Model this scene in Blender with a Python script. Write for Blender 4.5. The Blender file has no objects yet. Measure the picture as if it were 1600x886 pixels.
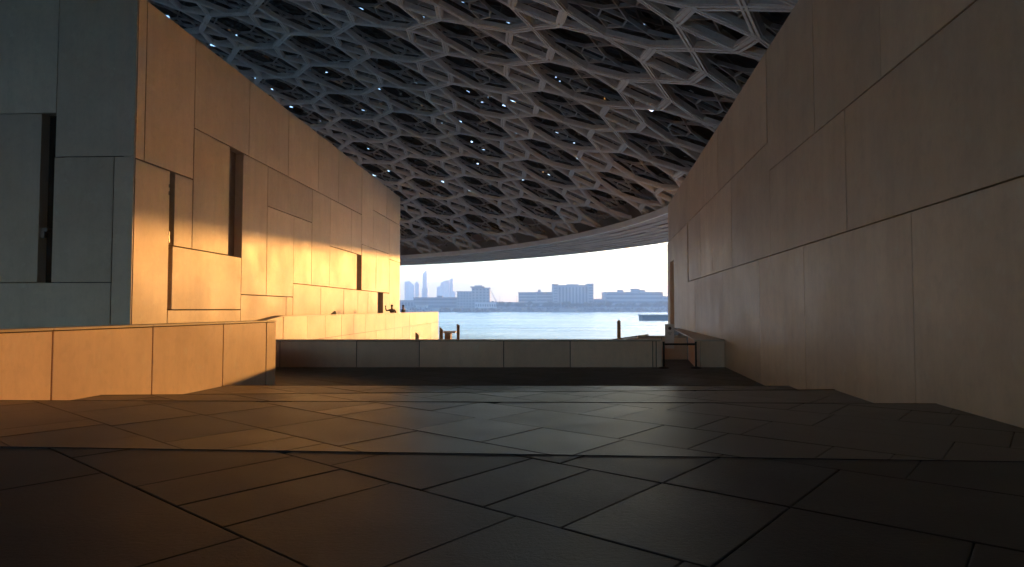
import bpy, bmesh, math, random
from mathutils import Vector, Matrix
random.seed(7)
R = math.radians
sc = bpy.context.scene
# ------------------------------------------------------------------ camera, world, sun, exposure
F_PX = 1000.0                      # focal length in pixels of the 1600 px wide photograph
PITCH = math.atan(40.0 / F_PX)
cam_d = bpy.data.cameras.new('camera'); cam = bpy.data.objects.new('camera', cam_d)
sc.collection.objects.link(cam); sc.camera = cam
cam_d.sensor_width = 36.0; cam_d.lens = 36.0 * F_PX / 1600.0
cam_d.clip_start = 0.05; cam_d.clip_end = 12000
cam.location = (0, 0, 0); cam.rotation_euler = (R(90) + PITCH, 0, 0)

SUN_AZ, SUN_EL = R(28.0), R(4.6)   # azimuth to the right of +Y
w = bpy.data.worlds.new('World'); sc.world = w; w.use_nodes = True
nt = w.node_tree; nt.nodes.clear()
sky = nt.nodes.new('ShaderNodeTexSky'); sky.sky_type = 'NISHITA'; sky.sun_disc = False
sky.sun_elevation = SUN_EL; sky.sun_rotation = SUN_AZ
sky.air_density = 1.0; sky.dust_density = 0.5; sky.ozone_density = 2.9
bg = nt.nodes.new('ShaderNodeBackground'); bg.inputs['Strength'].default_value = 0.08
wo = nt.nodes.new('ShaderNodeOutputWorld')
nt.links.new(sky.outputs[0], bg.inputs[0]); nt.links.new(bg.outputs[0], wo.inputs[0])
sun_d = bpy.data.lights.new('sun', 'SUN'); sun = bpy.data.objects.new('sun', sun_d)
sc.collection.objects.link(sun)
sun_d.energy = 0.74; sun_d.angle = R(1.0); sun_d.color = (1.0, 0.44, 0.10)
sdir = Vector((math.sin(SUN_AZ) * math.cos(SUN_EL), math.cos(SUN_AZ) * math.cos(SUN_EL), math.sin(SUN_EL)))
sun.rotation_euler = (-sdir).to_track_quat('-Z', 'Y').to_euler()
sun.location = (40, 80, 60)
sc.view_settings.view_transform = 'Standard'; sc.view_settings.look = 'None'
sc.view_settings.exposure = 4.05; sc.view_settings.gamma = 1.0
sc.view_settings.use_curve_mapping = False
sc.cycles.use_denoising = True
sc.cycles.max_bounces = 8; sc.cycles.diffuse_bounces = 6; sc.cycles.glossy_bounces = 4
sc.cycles.volume_bounces = 1; sc.cycles.transparent_max_bounces = 12
sc.cycles.sample_clamp_indirect = 0.0; sc.cycles.blur_glossy = 0.0
HAZE_DENSITY = 0.00078

# ------------------------------------------------------------------ helpers
COL = sc.collection
cp_, sp_ = math.cos(PITCH), math.sin(PITCH)
def ray(x, y):                     # direction of a photograph pixel
    a = (x - 800) / F_PX; b = (443 - y) / F_PX
    return Vector((a, cp_ - b * sp_, sp_ + b * cp_))
def on_depth(x, y, Y):             # point at depth Y
    r = ray(x, y); return r * (Y / r.y)
def zat(y, Y):                     # height at depth Y seen at row y
    return on_depth(800, y, Y).z
def xat(x, Y, y=483): return on_depth(x, y, Y).x

def link(name, verts, faces, mat, parent=None, smooth=False):
    me = bpy.data.meshes.new(name); me.from_pydata([tuple(v) for v in verts], [], faces); me.update()
    if smooth:
        for p in me.polygons: p.use_smooth = True
    if mat: me.materials.append(mat)
    o = bpy.data.objects.new(name, me); COL.objects.link(o)
    if parent: o.parent = parent
    return o
def inst(name, me, parent=None):
    o = bpy.data.objects.new(name, me); COL.objects.link(o)
    if parent: o.parent = parent
    return o
def empty(name, loc=(0, 0, 0)):
    o = bpy.data.objects.new(name, None); COL.objects.link(o); o.location = loc; return o
def tag(o, label=None, cat=None, group=None, kind=None):
    if label: o['label'] = label
    if cat: o['category'] = cat
    if group: o['group'] = group
    if kind: o['kind'] = kind
    return o
BF = [(0, 3, 2, 1), (4, 5, 6, 7), (0, 1, 5, 4), (1, 2, 6, 5), (2, 3, 7, 6), (3, 0, 4, 7)]
class MB:
    def __init__(s): s.v = []; s.f = []
    def add(s, verts, faces):
        n = len(s.v); s.v += [tuple(q) for q in verts]; s.f += [tuple(i + n for i in q) for q in faces]; return s
    def box(s, x0, x1, y0, y1, z0, z1):
        return s.add([(x0, y0, z0), (x1, y0, z0), (x1, y1, z0), (x0, y1, z0), (x0, y0, z1), (x1, y0, z1), (x1, y1, z1), (x0, y1, z1)], BF)
    def prism(s, poly, z0, z1):    # poly counter-clockwise in plan
        n = len(poly)
        v = [(p[0], p[1], z0) for p in poly] + [(p[0], p[1], z1) for p in poly]
        f = [tuple(range(n - 1, -1, -1)), tuple(range(n, 2 * n))] + [(i, (i + 1) % n, n + (i + 1) % n, n + i) for i in range(n)]
        return s.add(v, f)
    def cyl(s, c, r0, r1, z0, z1, n=12, top=None):
        v = []
        for k in range(n):
            a = 2 * math.pi * k / n; v.append((c[0] + r0 * math.cos(a), c[1] + r0 * math.sin(a), z0))
        for k in range(n):
            a = 2 * math.pi * k / n; x = r1 * math.cos(a); y = r1 * math.sin(a)
            v.append((c[0] + x, c[1] + y, z1 + (top(x, y) if top else 0)))
        f = [tuple(range(n - 1, -1, -1)), tuple(range(n, 2 * n))] + [(i, (i + 1) % n, n + (i + 1) % n, n + i) for i in range(n)]
        return s.add(v, f)
    def tube(s, a, b, r, n=8):
        a = Vector(a); b = Vector(b); e = (b - a).normalized()
        t = e.orthogonal().normalized(); q = e.cross(t)
        v = [a + (t * math.cos(2 * math.pi * k / n) + q * math.sin(2 * math.pi * k / n)) * r for k in range(n)]
        v += [p + (b - a) for p in v]
        return s.add(v, [tuple(range(n - 1, -1, -1)), tuple(range(n, 2 * n))] + [(i, (i + 1) % n, n + (i + 1) % n, n + i) for i in range(n)])
    def build(s, name, mat, parent=None, smooth=False): return link(name, s.v, s.f, mat, parent, smooth)
def bevel_obj(o, wdt=0.01, seg=2):
    m = o.modifiers.new('bevel', 'BEVEL'); m.width = wdt; m.segments = seg; m.limit_method = 'ANGLE'

# ------------------------------------------------------------------ materials
class N:
    def __init__(s, name):
        s.m = bpy.data.materials.new(name); s.m.use_nodes = True; s.t = s.m.node_tree
        s.b = s.t.nodes['Principled BSDF']; s.out = s.t.nodes['Material Output']
    def n(s, typ, **kw):
        o = s.t.nodes.new('ShaderNode' + typ)
        for k, v in kw.items():
            if k in o.inputs.keys(): o.inputs[k].default_value = v
            else: setattr(o, k, v)
        return o
    def l(s, a, b): s.t.links.new(a, b)
    def coords(s, scale=(1, 1, 1), kind='Object', rot=(0, 0, 0)):
        c = s.n('TexCoord'); m = s.n('Mapping'); m.inputs['Scale'].default_value = scale; m.inputs['Rotation'].default_value = rot
        s.l(c.outputs[kind], m.inputs[0]); return m.outputs[0]
    def noise(s, vec, scale, detail=4, rough=.55):
        o = s.n('TexNoise'); o.inputs['Scale'].default_value = scale; o.inputs['Detail'].default_value = detail; o.inputs['Roughness'].default_value = rough
        s.l(vec, o.inputs['Vector']); return o.outputs['Fac']
    def ramp(s, fac, stops):
        o = s.n('ValToRGB'); e = o.color_ramp.elements
        while len(e) < len(stops): e.new(.5)
        for i, (p, c) in enumerate(stops):
            e[i].position = p; e[i].color = (*c, 1) if len(c) == 3 else c
        s.l(fac, o.inputs[0]); return o.outputs[0]
    def math(s, op, a, b=None, c=None):
        o = s.n('Math', operation=op)
        for i, q in enumerate((a, b, c)):
            if q is None: continue
            if isinstance(q, (int, float)): o.inputs[i].default_value = q
            else: s.l(q, o.inputs[i])
        return o.outputs[0]
    def mix(s, fac, a, b, blend='MIX'):
        o = s.n('Mix', data_type='RGBA', blend_type=blend)
        for sock, q in ((o.inputs[0], fac), (o.inputs[6], a), (o.inputs[7], b)):
            if isinstance(q, (int, float)): sock.default_value = q
            elif isinstance(q, tuple): sock.default_value = (*q, 1)
            else: s.l(q, sock)
        return o.outputs[2]
    def set(s, **kw):
        for k, v in kw.items():
            i = s.b.inputs[k.replace('_', ' ')]
            if isinstance(v, (int, float)): i.default_value = v
            elif isinstance(v, tuple): i.default_value = (*v, 1)
            else: s.l(v, i)
        return s
    def bump(s, h, strength, dist=.02):
        o = s.n('Bump'); o.inputs['Strength'].default_value = strength; o.inputs['Distance'].default_value = dist
        s.l(h, o.inputs['Height']); s.l(o.outputs[0], s.b.inputs['Normal']); return s

def mat_panel(name, base, dark, rough=.5, streak=1.0, spec=.4):
    k = N(name); w_ = k.coords()
    oi = k.n('ObjectInfo')
    st = k.noise(k.coords((2.6, 2.6, .22)), 1.0, 6, .62)         # vertical run-off streaks
    fine = k.noise(k.coords((14, 14, 5)), 1.0, 5, .7)
    blot = k.noise(w_, .55, 5, .6); cloud = k.noise(w_, 2.3, 6, .65)
    c = k.mix(k.ramp(blot, [(.3, (0, 0, 0)), (.72, (1, 1, 1))]), base, dark)
    c = k.mix(k.math('MULTIPLY', k.ramp(st, [(.42, (0, 0, 0)), (.7, (1, 1, 1))]), .38 * streak), c, tuple(x * .76 for x in dark))
    # pale mineral bloom and scuffs
    eff = k.math('MULTIPLY', k.ramp(cloud, [(.56, (0, 0, 0)), (.74, (1, 1, 1))]), k.ramp(st, [(.35, (0, 0, 0)), (.7, (1, 1, 1))]))
    c = k.mix(k.math('MINIMUM', k.math('MULTIPLY', eff, .8 * streak), .85), c, tuple(min(.85, x * 1.3 + .06) for x in base))
    mott = k.noise(w_, 3.2, 6, .72)
    c = k.mix(k.math('MULTIPLY', k.ramp(mott, [(.5, (0, 0, 0)), (.72, (1, 1, 1))]), .3), c, tuple(x * .7 for x in dark))
    c = k.mix(1.0, c, k.ramp(oi.outputs['Random'], [(0, (.82, .81, .80)), (1, (1.06, 1.05, 1.04))]), 'MULTIPLY')
    c = k.mix(k.math('MULTIPLY', k.ramp(fine, [(.4, (0, 0, 0)), (.7, (1, 1, 1))]), .13), c, tuple(x * .6 for x in dark))
    r = k.math('ADD', k.math('MULTIPLY', blot, .25), rough - .12)
    k.set(Base_Color=c, Roughness=r, Specular_IOR_Level=spec)
    hgt = k.math('ADD', k.math('MULTIPLY', st, .6), k.math('MULTIPLY', fine, .25))
    k.bump(k.math('ADD', hgt, k.math('MULTIPLY', cloud, .5)), .16, .02)
    return k.m
def mat_plain(name, col, rough=.6, metal=0.0, var=.12, nscale=3.0, bump=0.0, spec=.5):
    k = N(name); v = k.coords()
    n1 = k.noise(v, nscale, 5, .6)
    lo = tuple(x * (1 - var) for x in col); hi = tuple(min(1, x * (1 + var)) for x in col)
    c = k.ramp(n1, [(.3, lo), (.7, hi)])
    k.set(Base_Color=c, Roughness=rough, Metallic=metal, Specular_IOR_Level=spec)
    if bump: k.bump(k.noise(v, nscale * 6, 4), bump, .01)
    return k.m
M = {}
M['panel_left'] = mat_panel('pale_stone_panel', (.72, .59, .44), (.63, .505, .37), .5, .7)
M['panel_right'] = mat_panel('brown_stone_panel', (.86, .70, .49), (.74, .59, .41), .5, .8)
M['panel_low'] = mat_panel('parapet_panel', (.91, .68, .50), (.83, .605, .44), .55, .7)
M['backing'] = mat_plain('dark_backing', (.05, .045, .04), .8)
M['glass'] = mat_plain('dark_window_glass', (.015, .014, .013), .12)
M['slot'] = mat_plain('brown_slot_panel', (.34, .25, .17), .6)
M['steel_black'] = mat_plain('black_steel', (.015, .015, .016), .4, 0.6)
M['coping'] = mat_plain('pale_coping', (.55, .46, .36), .5, 0, .1, 2.0, .1)
M['fixture'] = mat_plain('fixture_metal', (.10, .09, .08), .35, .8)
def mat_paving(name='dark_basalt_paving', lo=(.017, .0175, .0185), hi=(.036, .036, .037), r0=.29, sp=.16):
    k = N(name); oi = k.n('ObjectInfo')
    ROT = (0, 0, R(40))
    brush = k.noise(k.coords((3.5, 60, 20), rot=ROT), 1.0, 4, .6)
    cloud = k.noise(k.coords(), 1.3, 6, .65); grit = k.noise(k.coords(), 38, 5, .8)
    wear = k.noise(k.coords(), 5.0, 6, .7)
    c = k.mix(k.ramp(cloud, [(.3, (0, 0, 0)), (.7, (1, 1, 1))]), lo, hi)
    c = k.mix(k.math('MULTIPLY', k.ramp(wear, [(.55, (0, 0, 0)), (.8, (1, 1, 1))]), .3), c, (.085, .078, .07))
    c = k.mix(1.0, c, k.ramp(oi.outputs['Random'], [(0, (.6, .59, .58)), (1, (1.4, 1.4, 1.4))]), 'MULTIPLY')
    c = k.mix(k.math('MULTIPLY', k.ramp(grit, [(.45, (0, 0, 0)), (.65, (1, 1, 1))]), .55), c, (.016, .014, .013))
    r = k.math('ADD', k.math('MULTIPLY', cloud, .2), k.math('ADD', k.math('MULTIPLY', oi.outputs['Random'], .06), r0))
    k.set(Base_Color=c, Roughness=r, Specular_IOR_Level=k.math('ADD', sp, k.math('MULTIPLY', grit, .36)))
    k.bump(k.math('ADD', k.math('MULTIPLY', brush, .25), k.math('ADD', k.math('MULTIPLY', grit, .9), k.math('MULTIPLY', wear, .4))), .6, .008)
    return k.m
M['paving'] = mat_paving()
M['paving_flamed'] = mat_paving('flamed_granite_paving', (.045, .044, .043), (.085, .08, .075), .22, .42)
M['mortar'] = mat_plain('dark_joint', (.018, .018, .02), .8)
def mat_lattice():
    k = N('grey_aluminium_cladding'); v = k.coords(kind='Object')
    n1 = k.noise(v, .6, 4); n2 = k.noise(v, 6, 4)
    c = k.mix(k.ramp(n1, [(.3, (0, 0, 0)), (.7, (1, 1, 1))]), (.80, .77, .72), (.87, .845, .80))
    c = k.mix(k.math('MULTIPLY', k.ramp(n2, [(.5, (0, 0, 0)), (.75, (1, 1, 1))]), .35), c, (.42, .41, .39))
    k.set(Base_Color=c, Roughness=.42, Metallic=.12); return k.m
M['lattice'] = mat_lattice()
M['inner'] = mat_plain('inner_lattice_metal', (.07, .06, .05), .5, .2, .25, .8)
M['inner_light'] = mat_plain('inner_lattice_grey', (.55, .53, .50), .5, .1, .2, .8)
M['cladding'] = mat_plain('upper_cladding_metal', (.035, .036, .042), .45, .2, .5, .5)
M['lip'] = mat_plain('pale_rim_lip', (.88, .85, .80), .5, 0, .05, .5)
M['soffit'] = mat_plain('bronze_soffit', (.42, .34, .27), .55, 0, .25, .4)
M['wood'] = mat_plain('weathered_timber', (.42, .33, .24), .75, 0, .3, 6, .3)
M['deck'] = mat_plain('pale_deck', (.85, .86, .86), .6)
def mat_water():
    k = N('sea_water'); v = k.coords((1, 1, 1))
    big = k.noise(k.coords((.35, .9, 1)), .45, 6, .62); sm = k.noise(k.coords((1, 2.2, 1)), 1.6, 5, .6)
    k.set(Base_Color=(.03, .07, .10), Roughness=.22, Specular_IOR_Level=.5, IOR=1.33)
    paw = k.noise(k.coords((.006, .035, 1)), 1.0, 5, .6); rip = k.noise(k.coords((.05, .22, 1)), 1.0, 5, .65)
    k.set(Roughness=k.math('ADD', .12, k.math('MULTIPLY', k.math('MULTIPLY', k.ramp(paw, [(.35, (0, 0, 0)), (.65, (1, 1, 1))]), k.ramp(rip, [(.3, (.2, .2, .2)), (.65, (1, 1, 1))])), .26)))
    swell = k.noise(k.coords((.02, .10, 1)), 1.0, 4, .6)
    k.bump(k.math('ADD', k.math('ADD', big, k.math('MULTIPLY', sm, .4)), k.math('MULTIPLY', swell, 14.0)), .6, .18); return k.m
M['water'] = mat_water()

# ------------------------------------------------------------------ setting: water, quay, paving terraces
WATER_Z = -3.5
tag(MB().add([(-3400, -3400, WATER_Z), (3400, -3400, WATER_Z), (3400, 3400, WATER_Z), (-3400, 3400, WATER_Z)], [(0, 1, 2, 3)]).build('water', M['water']), kind='structure')

def clip(poly, a, b):              # keep the part left of the directed line a->b
    out = []
    def side(p): return (b[0] - a[0]) * (p[1] - a[1]) - (b[1] - a[1]) * (p[0] - a[0])
    for i in range(len(poly)):
        p, q = poly[i], poly[(i + 1) % len(poly)]; sp, sq = side(p), side(q)
        if sp >= 0: out.append(p)
        if (sp >= 0) != (sq >= 0):
            t = sp / (sp - sq); out.append((p[0] + t * (q[0] - p[0]), p[1] + t * (q[1] - p[1])))
    return out
def area(p): return .5 * sum(p[i][0] * p[(i + 1) % len(p)][1] - p[(i + 1) % len(p)][0] * p[i][1] for i in range(len(p)))
def inset(poly, d):
    out = poly
    n = len(poly)
    for i in range(n):
        a, b = poly[i], poly[(i + 1) % n]; L = math.hypot(b[0] - a[0], b[1] - a[1])
        if L < 1e-6: continue
        nx, ny = -(b[1] - a[1]) / L * d, (b[0] - a[0]) / L * d
        out = clip(out, (a[0] + nx, a[1] + ny), (b[0] + nx, b[1] + ny))
        if len(out) < 3: return []
    return out
AX = (math.cos(R(-40)), math.sin(R(-40))); BX = (math.cos(R(50)), math.sin(R(50)))
LV = [-1.10, -1.415, -1.73, -2.05, -2.35]
def rw(Y): return 5.0 + .14 * Y    # right wall face
def lw(Y): return -10.1 + .14 * Y  # left parapet face
E0 = ((-9.6, 5.52), (5.75, 4.53)); E1 = ((-8.72, 10.0), (6.35, 9.63)); E2 = ((-8.3, 12.95), (6.94, 13.84)); E3 = ((-7.7, 17.3), (7.4, 17.15))
TER = [
    [(-12, -14), (3.04, -14), (rw(4.52), 4.52), (-9.45, 5.5), (-12, 5.6)],
    [(-9.45, 5.5), (rw(4.52), 4.52), (rw(9.63), 9.63), (lw(10), 10.0)],
    [(lw(10), 10.0), (rw(9.63), 9.63), (rw(13.84), 13.84), (lw(12.95), 12.95)],
    [(lw(12.95), 12.95), (rw(13.84), 13.84), (rw(17.15), 17.15), (lw(17.3), 17.3)],
    [(lw(17.3), 17.3), (rw(17.15), 17.15), (rw(30), 30.0), (-11.2, 30.0)],
]
FIX = {1: [-3.76, -3.22, -2.2, -1.25, -.2], 2: [-3.9, -2.95, -2.44, -1.91, -1.13, -.3], 3: [-3.6, -2.7, -1.9, -1.13, .1]}
rs = random.Random(3)
for li, poly in enumerate(TER):
    z = LV[li]
    base = MB().prism(poly, -4.6, z - .03).build('pavement', M['mortar']); tag(base, kind='structure')
    avals = [p[0] * AX[0] + p[1] * AX[1] for p in poly]; bvals = [p[0] * BX[0] + p[1] * BX[1] for p in poly]
    cut = poly
    if li == 0: cut = clip(clip(poly, (-20, .2), (20, .2)), (-8.5, 10), (-8.5, -20))
    for ci in range(-14, 34):
        b0 = .475 + 1.09 * ci + (0 if li == 0 else .21 * li); b1 = b0 + 1.09
        if b1 < min(bvals) or b0 > max(bvals): continue
        js = []
        if li == 0 and ci in FIX: js = list(FIX[ci])
        a = (js[-1] if js else min(avals) - rs.uniform(.3, 1.2)); lo = js[0] if js else a
        if not js: js = [a]
        while a < max(avals): a += rs.choice((.55, .8, 1.1, 1.5, 1.9)) * (1 if li < 2 else 1.25); js.append(a)
        a = lo
        while a > min(avals): a -= rs.choice((.6, .9, 1.2, 1.6)); js.insert(0, a)
        for a0, a1 in zip(js[:-1], js[1:]):
            q = [(a0 * AX[0] + b0 * BX[0], a0 * AX[1] + b0 * BX[1]), (a1 * AX[0] + b0 * BX[0], a1 * AX[1] + b0 * BX[1]),
                 (a1 * AX[0] + b1 * BX[0], a1 * AX[1] + b1 * BX[1]), (a0 * AX[0] + b1 * BX[0], a0 * AX[1] + b1 * BX[1])]
            q = inset(q, .004)
            for i in range(len(cut)):
                if len(q) < 3: break
                q = clip(q, cut[i], cut[(i + 1) % len(cut)])
            if len(q) < 3 or area(q) < .02: continue
            n = len(q); cx = sum(p[0] for p in q) / n; cy = sum(p[1] for p in q) / n
            tx, ty, dz = rs.gauss(0, .0011), rs.gauss(0, .0011), rs.uniform(-.003, 0)
            v = [(p[0] - cx, p[1] - cy, -.03) for p in q] + [(p[0] - cx, p[1] - cy, dz + (p[0] - cx) * tx + (p[1] - cy) * ty) for p in q]
            qi = inset([(p[0] - cx, p[1] - cy) for p in q], .006)
            f = [(i, (i + 1) % n, n + (i + 1) % n, n + i) for i in range(n)]
            if len(qi) == n:
                # the clipped ring may start at another corner: match nearest
                k0 = min(range(n), key=lambda k: (qi[k][0] - v[0][0]) ** 2 + (qi[k][1] - v[0][1]) ** 2)
                qi = qi[k0:] + qi[:k0]
                v += [(p[0], p[1], dz + .004 + p[0] * tx + p[1] * ty) for p in qi]
                f += [(n + i, n + (i + 1) % n, 2 * n + (i + 1) % n, 2 * n + i) for i in range(n)] + [tuple(range(2 * n, 3 * n))]
            else: f += [tuple(range(n, 2 * n))]
            o = link('paving_slab', v, f, M['paving_flamed'] if li in (1, 2, 3) else M['paving'], base); o.location = (cx, cy, z)
for li, (ea, eb) in enumerate(((( -9.45, 5.5), (rw(4.52), 4.52)), ((lw(10), 10.0), (rw(9.63), 9.63)), ((lw(12.95), 12.95), (rw(13.84), 13.84)), ((lw(17.3), 17.3), (rw(17.15), 17.15)))):
    dx, dy = eb[0] - ea[0], eb[1] - ea[1]; L = math.hypot(dx, dy); nx, ny = dy / L, -dx / L
    q = [(ea[0] + nx * .0, ea[1] + ny * .0), (ea[0] + nx * .008, ea[1] + ny * .008), (eb[0] + nx * .008, eb[1] + ny * .008), (eb[0], eb[1])]
    tag(MB().prism(q, LV[li] - .05, LV[li] + .007).build('step_nosing', M['mortar']), kind='structure')
FZ = -1.43                          # upper walkway beside the left building
wk = MB().prism([(-60, -14), (-12.02, -14), (lw(-13) + .0, -13), (lw(20.1) - .2, 20.1), (-10.3, 26.3), (-8.1, 64.5), (-40, 68)], -4.6, FZ).build('walkway', M['mortar'])
wk.data.materials.clear(); wk.data.materials.append(M['paving']); tag(wk, kind='structure')
tag(MB().prism([(-60, -80), (60, -80), (60, -14.02), (-60, -14.02)], -4.6, -1.13).build('plaza', M['paving']), kind='structure')
tag(MB().prism([(-7.5, 30.02), (rw(30), 30.02), (rw(36), 36), (-5.5, 36)], -4.6, -2.9).build('quay', M['coping']), kind='structure')

# ------------------------------------------------------------------ panelled walls
class Wall:
    """vertical plane through O along unit d; n points to the viewer's side"""
    def __init__(s, O, d, n): s.O = Vector((*O, 0)); s.d = Vector((*d, 0)).normalized(); s.n = Vector((*n, 0)).normalized()
    def hit(s, x, y):
        r = ray(x, y); t = s.O.dot(s.n) / r.dot(s.n); P = r * t
        return (P - s.O).dot(s.d), P.z
    def s_(s, x, y=483): return s.hit(x, y)[0]
    def z_(s, x, y): return s.hit(x, y)[1]
    def P(s, a, out, z): q = s.O + s.d * a + s.n * out; return (q.x, q.y, z)
    def block(s, mb, a0, a1, z0, z1, o0, o1):
        v = [s.P(a0, o0, z0), s.P(a1, o0, z0), s.P(a1, o1, z0), s.P(a0, o1, z0), s.P(a0, o0, z1), s.P(a1, o0, z1), s.P(a1, o1, z1), s.P(a0, o1, z1)]
        flip = s.d.cross(s.n).z < 0
        return mb.add(v, [tuple(reversed(q)) for q in BF] if flip else BF)
    def panel(s, name, a0, a1, z0, z1, mat, parent, thick=.45, gap=.02, proud=None, pad=.006):
        pr = random.uniform(-.004, .004) if proud is None else proud
        h = gap / 2; A0, A1 = min(a0, a1) + h, max(a0, a1) - h; Z0, Z1 = z0 + h, z1 - h
        # front face with a small chamfer so that arrises catch the light
        c = pad
        v = [s.P(A0, -thick, Z0), s.P(A1, -thick, Z0), s.P(A1, -thick, Z1), s.P(A0, -thick, Z1),
             s.P(A0, pr - c, Z0), s.P(A1, pr - c, Z0), s.P(A1, pr - c, Z1), s.P(A0, pr - c, Z1),
             s.P(A0 + c, pr, Z0 + c), s.P(A1 - c, pr, Z0 + c), s.P(A1 - c, pr, Z1 - c), s.P(A0 + c, pr, Z1 - c)]
        f = [(3, 2, 1, 0), (0, 1, 5, 4), (1, 2, 6, 5), (2, 3, 7, 6), (3, 0, 4, 7), (4, 5, 9, 8), (5, 6, 10, 9), (6, 7, 11, 10), (7, 4, 8, 11), (8, 9, 10, 11)]
        if s.d.cross(s.n).z > 0: f = [tuple(reversed(q)) for q in f]
        return link(name, v, f, mat, parent)

# ---- left building
LB = Wall((-14.4, 0), (.05, 1), (1, -.05))
sC = LB.s_(204.5, 483); sE = LB.s_(624.5, 483)
hz = {'TOP': LB.z_(624, 307), 'H1': LB.z_(250, 261.5), 'H2': LB.z_(430, 265.5), 'H3': LB.z_(322, 393), 'H4': LB.z_(450, 334),
      'H5': LB.z_(536, 390.5), 'H6': LB.z_(587, 389.5), 'H7': LB.z_(417, 462.2), 'H8': LB.z_(524, 449.5), 'H9': LB.z_(602, 339),
      'H10': LB.z_(617, 408), 'H11': LB.z_(320, 484), 'B': FZ - .05}
left_b = empty('panelled_building', (LB.P(sC, 0, FZ)))
tag(left_b, 'tall beige stone-panelled building on the left, its long side half in golden sunlight', 'building')
def child_fix(root):                # children are given in world coordinates
    for c in root.children: c.matrix_parent_inverse = Matrix.Translation(root.location).inverted()
PL = [(204.5, 220, 'H1', 'TOP'), (220, 298, 'H1', 'TOP'), (298, 385, 'H2', 'TOP'), (385, 447.5, 'H2', 'TOP'), (447.5, 495, 'H2', 'TOP'),
      (495, 527, 'H2', 'TOP'), (527, 564, 'H2', 'TOP'), (564, 582, 'H6', 'TOP'), (582, 603, 'H9', 'TOP'), (603, 624.5, 'H9', 'TOP'),
      (582, 608, 'H6', 'H9'), (608, 624.5, 'H10', 'H9'), (608, 624.5, 'B', 'H10'), (204.5, 261.5, 'B', 'H1'), (269, 298, 'H3', 'H1'),
      (298, 355, 'H3', 'H2'), (267.5, 376, 'H11', 'H3'), (261.5, 376, 'B', 'H11'), (376, 415.5, 'H7', 'H2'), (415.5, 486, 'H4', 'H2'),
      (415.5, 457.5, 'H7', 'H4'), (457.5, 486, 'H8', 'H4'), (486, 514.5, 'H8', 'H2'), (514.5, 548, 'H5', 'H2'), (548, 564, 'H5', 'H2'),
      (514.5, 557, 'H8', 'H5'), (564.5, 587, 'H8', 'H6'), (587, 608, 'H8', 'H6'), (376, 447, 'B', 'H7'), (447, 457.5, 'B', 'H7'),
      (457.5, 501, 'B', 'H8'), (501, 537, 'B', 'H8'), (537, 559, 'B', 'H8'), (559, 575, 'B', 'H8'), (575, 590, 'B', 'H8'), (598.5, 608, 'B', 'H8')]
for xa, xb, zb, zt in PL:
    a0 = LB.s_(xa); a1 = LB.s_(xb)
    if xa < 205: a0 += .048
    LB.panel('wall_panel', a0, a1, hz[zb], hz[zt], M['panel_left'], left_b, .42, .042)
for xa, xb, zb, zt in [(261.5, 269, 'H11', 'H1'), (355, 376, 'H3', 'H2'), (557, 564.5, 'H8', 'H5'), (590, 598.5, 'B', 'H8')]:
    mb = MB(); LB.block(mb, LB.s_(xa) - .02, LB.s_(xb) + .02, hz[zb] - .02, hz[zt] + .02, -.415, -.385)
    mb.build('window' if zb != 'B' else 'doorway', M['slot'] if xa > 300 else M['glass'], left_b)
# small lamp brackets in the slim slot
for py in (296, 370):
    a, z = LB.hit(264.5, py); mb = MB(); LB.block(mb, a - .10, a + .05, z - .06, z + .06, -.38, -.02); LB.block(mb, a - .04, a + .02, z - .22, z - .07, -.12, .015); LB.block(mb, a - .04, a + .02, z + .07, z + .2, -.12, .015)
    mb.build('lamp_bracket', M['fixture'], left_b)
# front face (shade), perpendicular to the long side
cP = LB.P(sC, 0, 0)
FB = Wall(cP[:2], (-1, .05), (-.05, -1))
u = lambda x: FB.s_(x)
zf = {'TOP': hz['TOP'], 'A': FB.z_(30, 177.5), 'B': FB.z_(140, 244.8), 'C': FB.z_(90, 441.5), 'D': FZ - .05}
uE = 64.0  # front face lengthened out of view to block light from the left
PF = [(0, u(79), 'B', 'TOP', .04), (u(79), u(-140), 'A', 'TOP', .42), (u(-140), uE, 'A', 'TOP', .42), (0, u(172.5), 'D', 'B', .04),
      (u(172.5), u(78), 'C', 'B', .04), (u(57), u(-110), 'C', 'A', .42), (u(-110), uE, 'C', 'A', .42), (u(172.5), u(-60), 'D', 'C', .04), (u(-60), uE, 'D', 'C', .42)]
for a0, a1, zb, zt, th in PF: FB.panel('wall_panel', a0, a1, zf[zb], zf[zt], M['panel_left'], left_b, th, .03)
mb = MB(); FB.block(mb, u(78) - .05, u(57) + .05, zf['C'] - .02, zf['A'] + .02, -.415, -.385); mb.build('window', M['glass'], left_b)
a, z = FB.hit(65, 358); mb = MB(); FB.block(mb, a - .12, a + .2, z - .06, z + .06, -.38, -.1); FB.block(mb, a - .05, a + .09, z - .3, z - .07, -.2, -.06); mb.build('lamp_bracket', M['fixture'], left_b)
mb = MB(); core = [LB.P(sC + .44, -.43, 0), LB.P(sE - .02, -.43, 0), LB.P(sE - .02, -uE, 0), LB.P(sC + .44, -uE, 0)]
mb.prism([(p[0], p[1]) for p in core], FZ - .5, hz['TOP'] - .15).build('core_wall', M['backing'], left_b)
mb = MB(); mb.prism([(p[0], p[1]) for p in [LB.P(sE - .018, -.44, 0), LB.P(sE + .03, -.44, 0), LB.P(sE + .03, -uE, 0), LB.P(sE - .018, -uE, 0)]], FZ - .3, hz['TOP'] - .2).build('end_wall', M['panel_left'], left_b)
child_fix(left_b)

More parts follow.
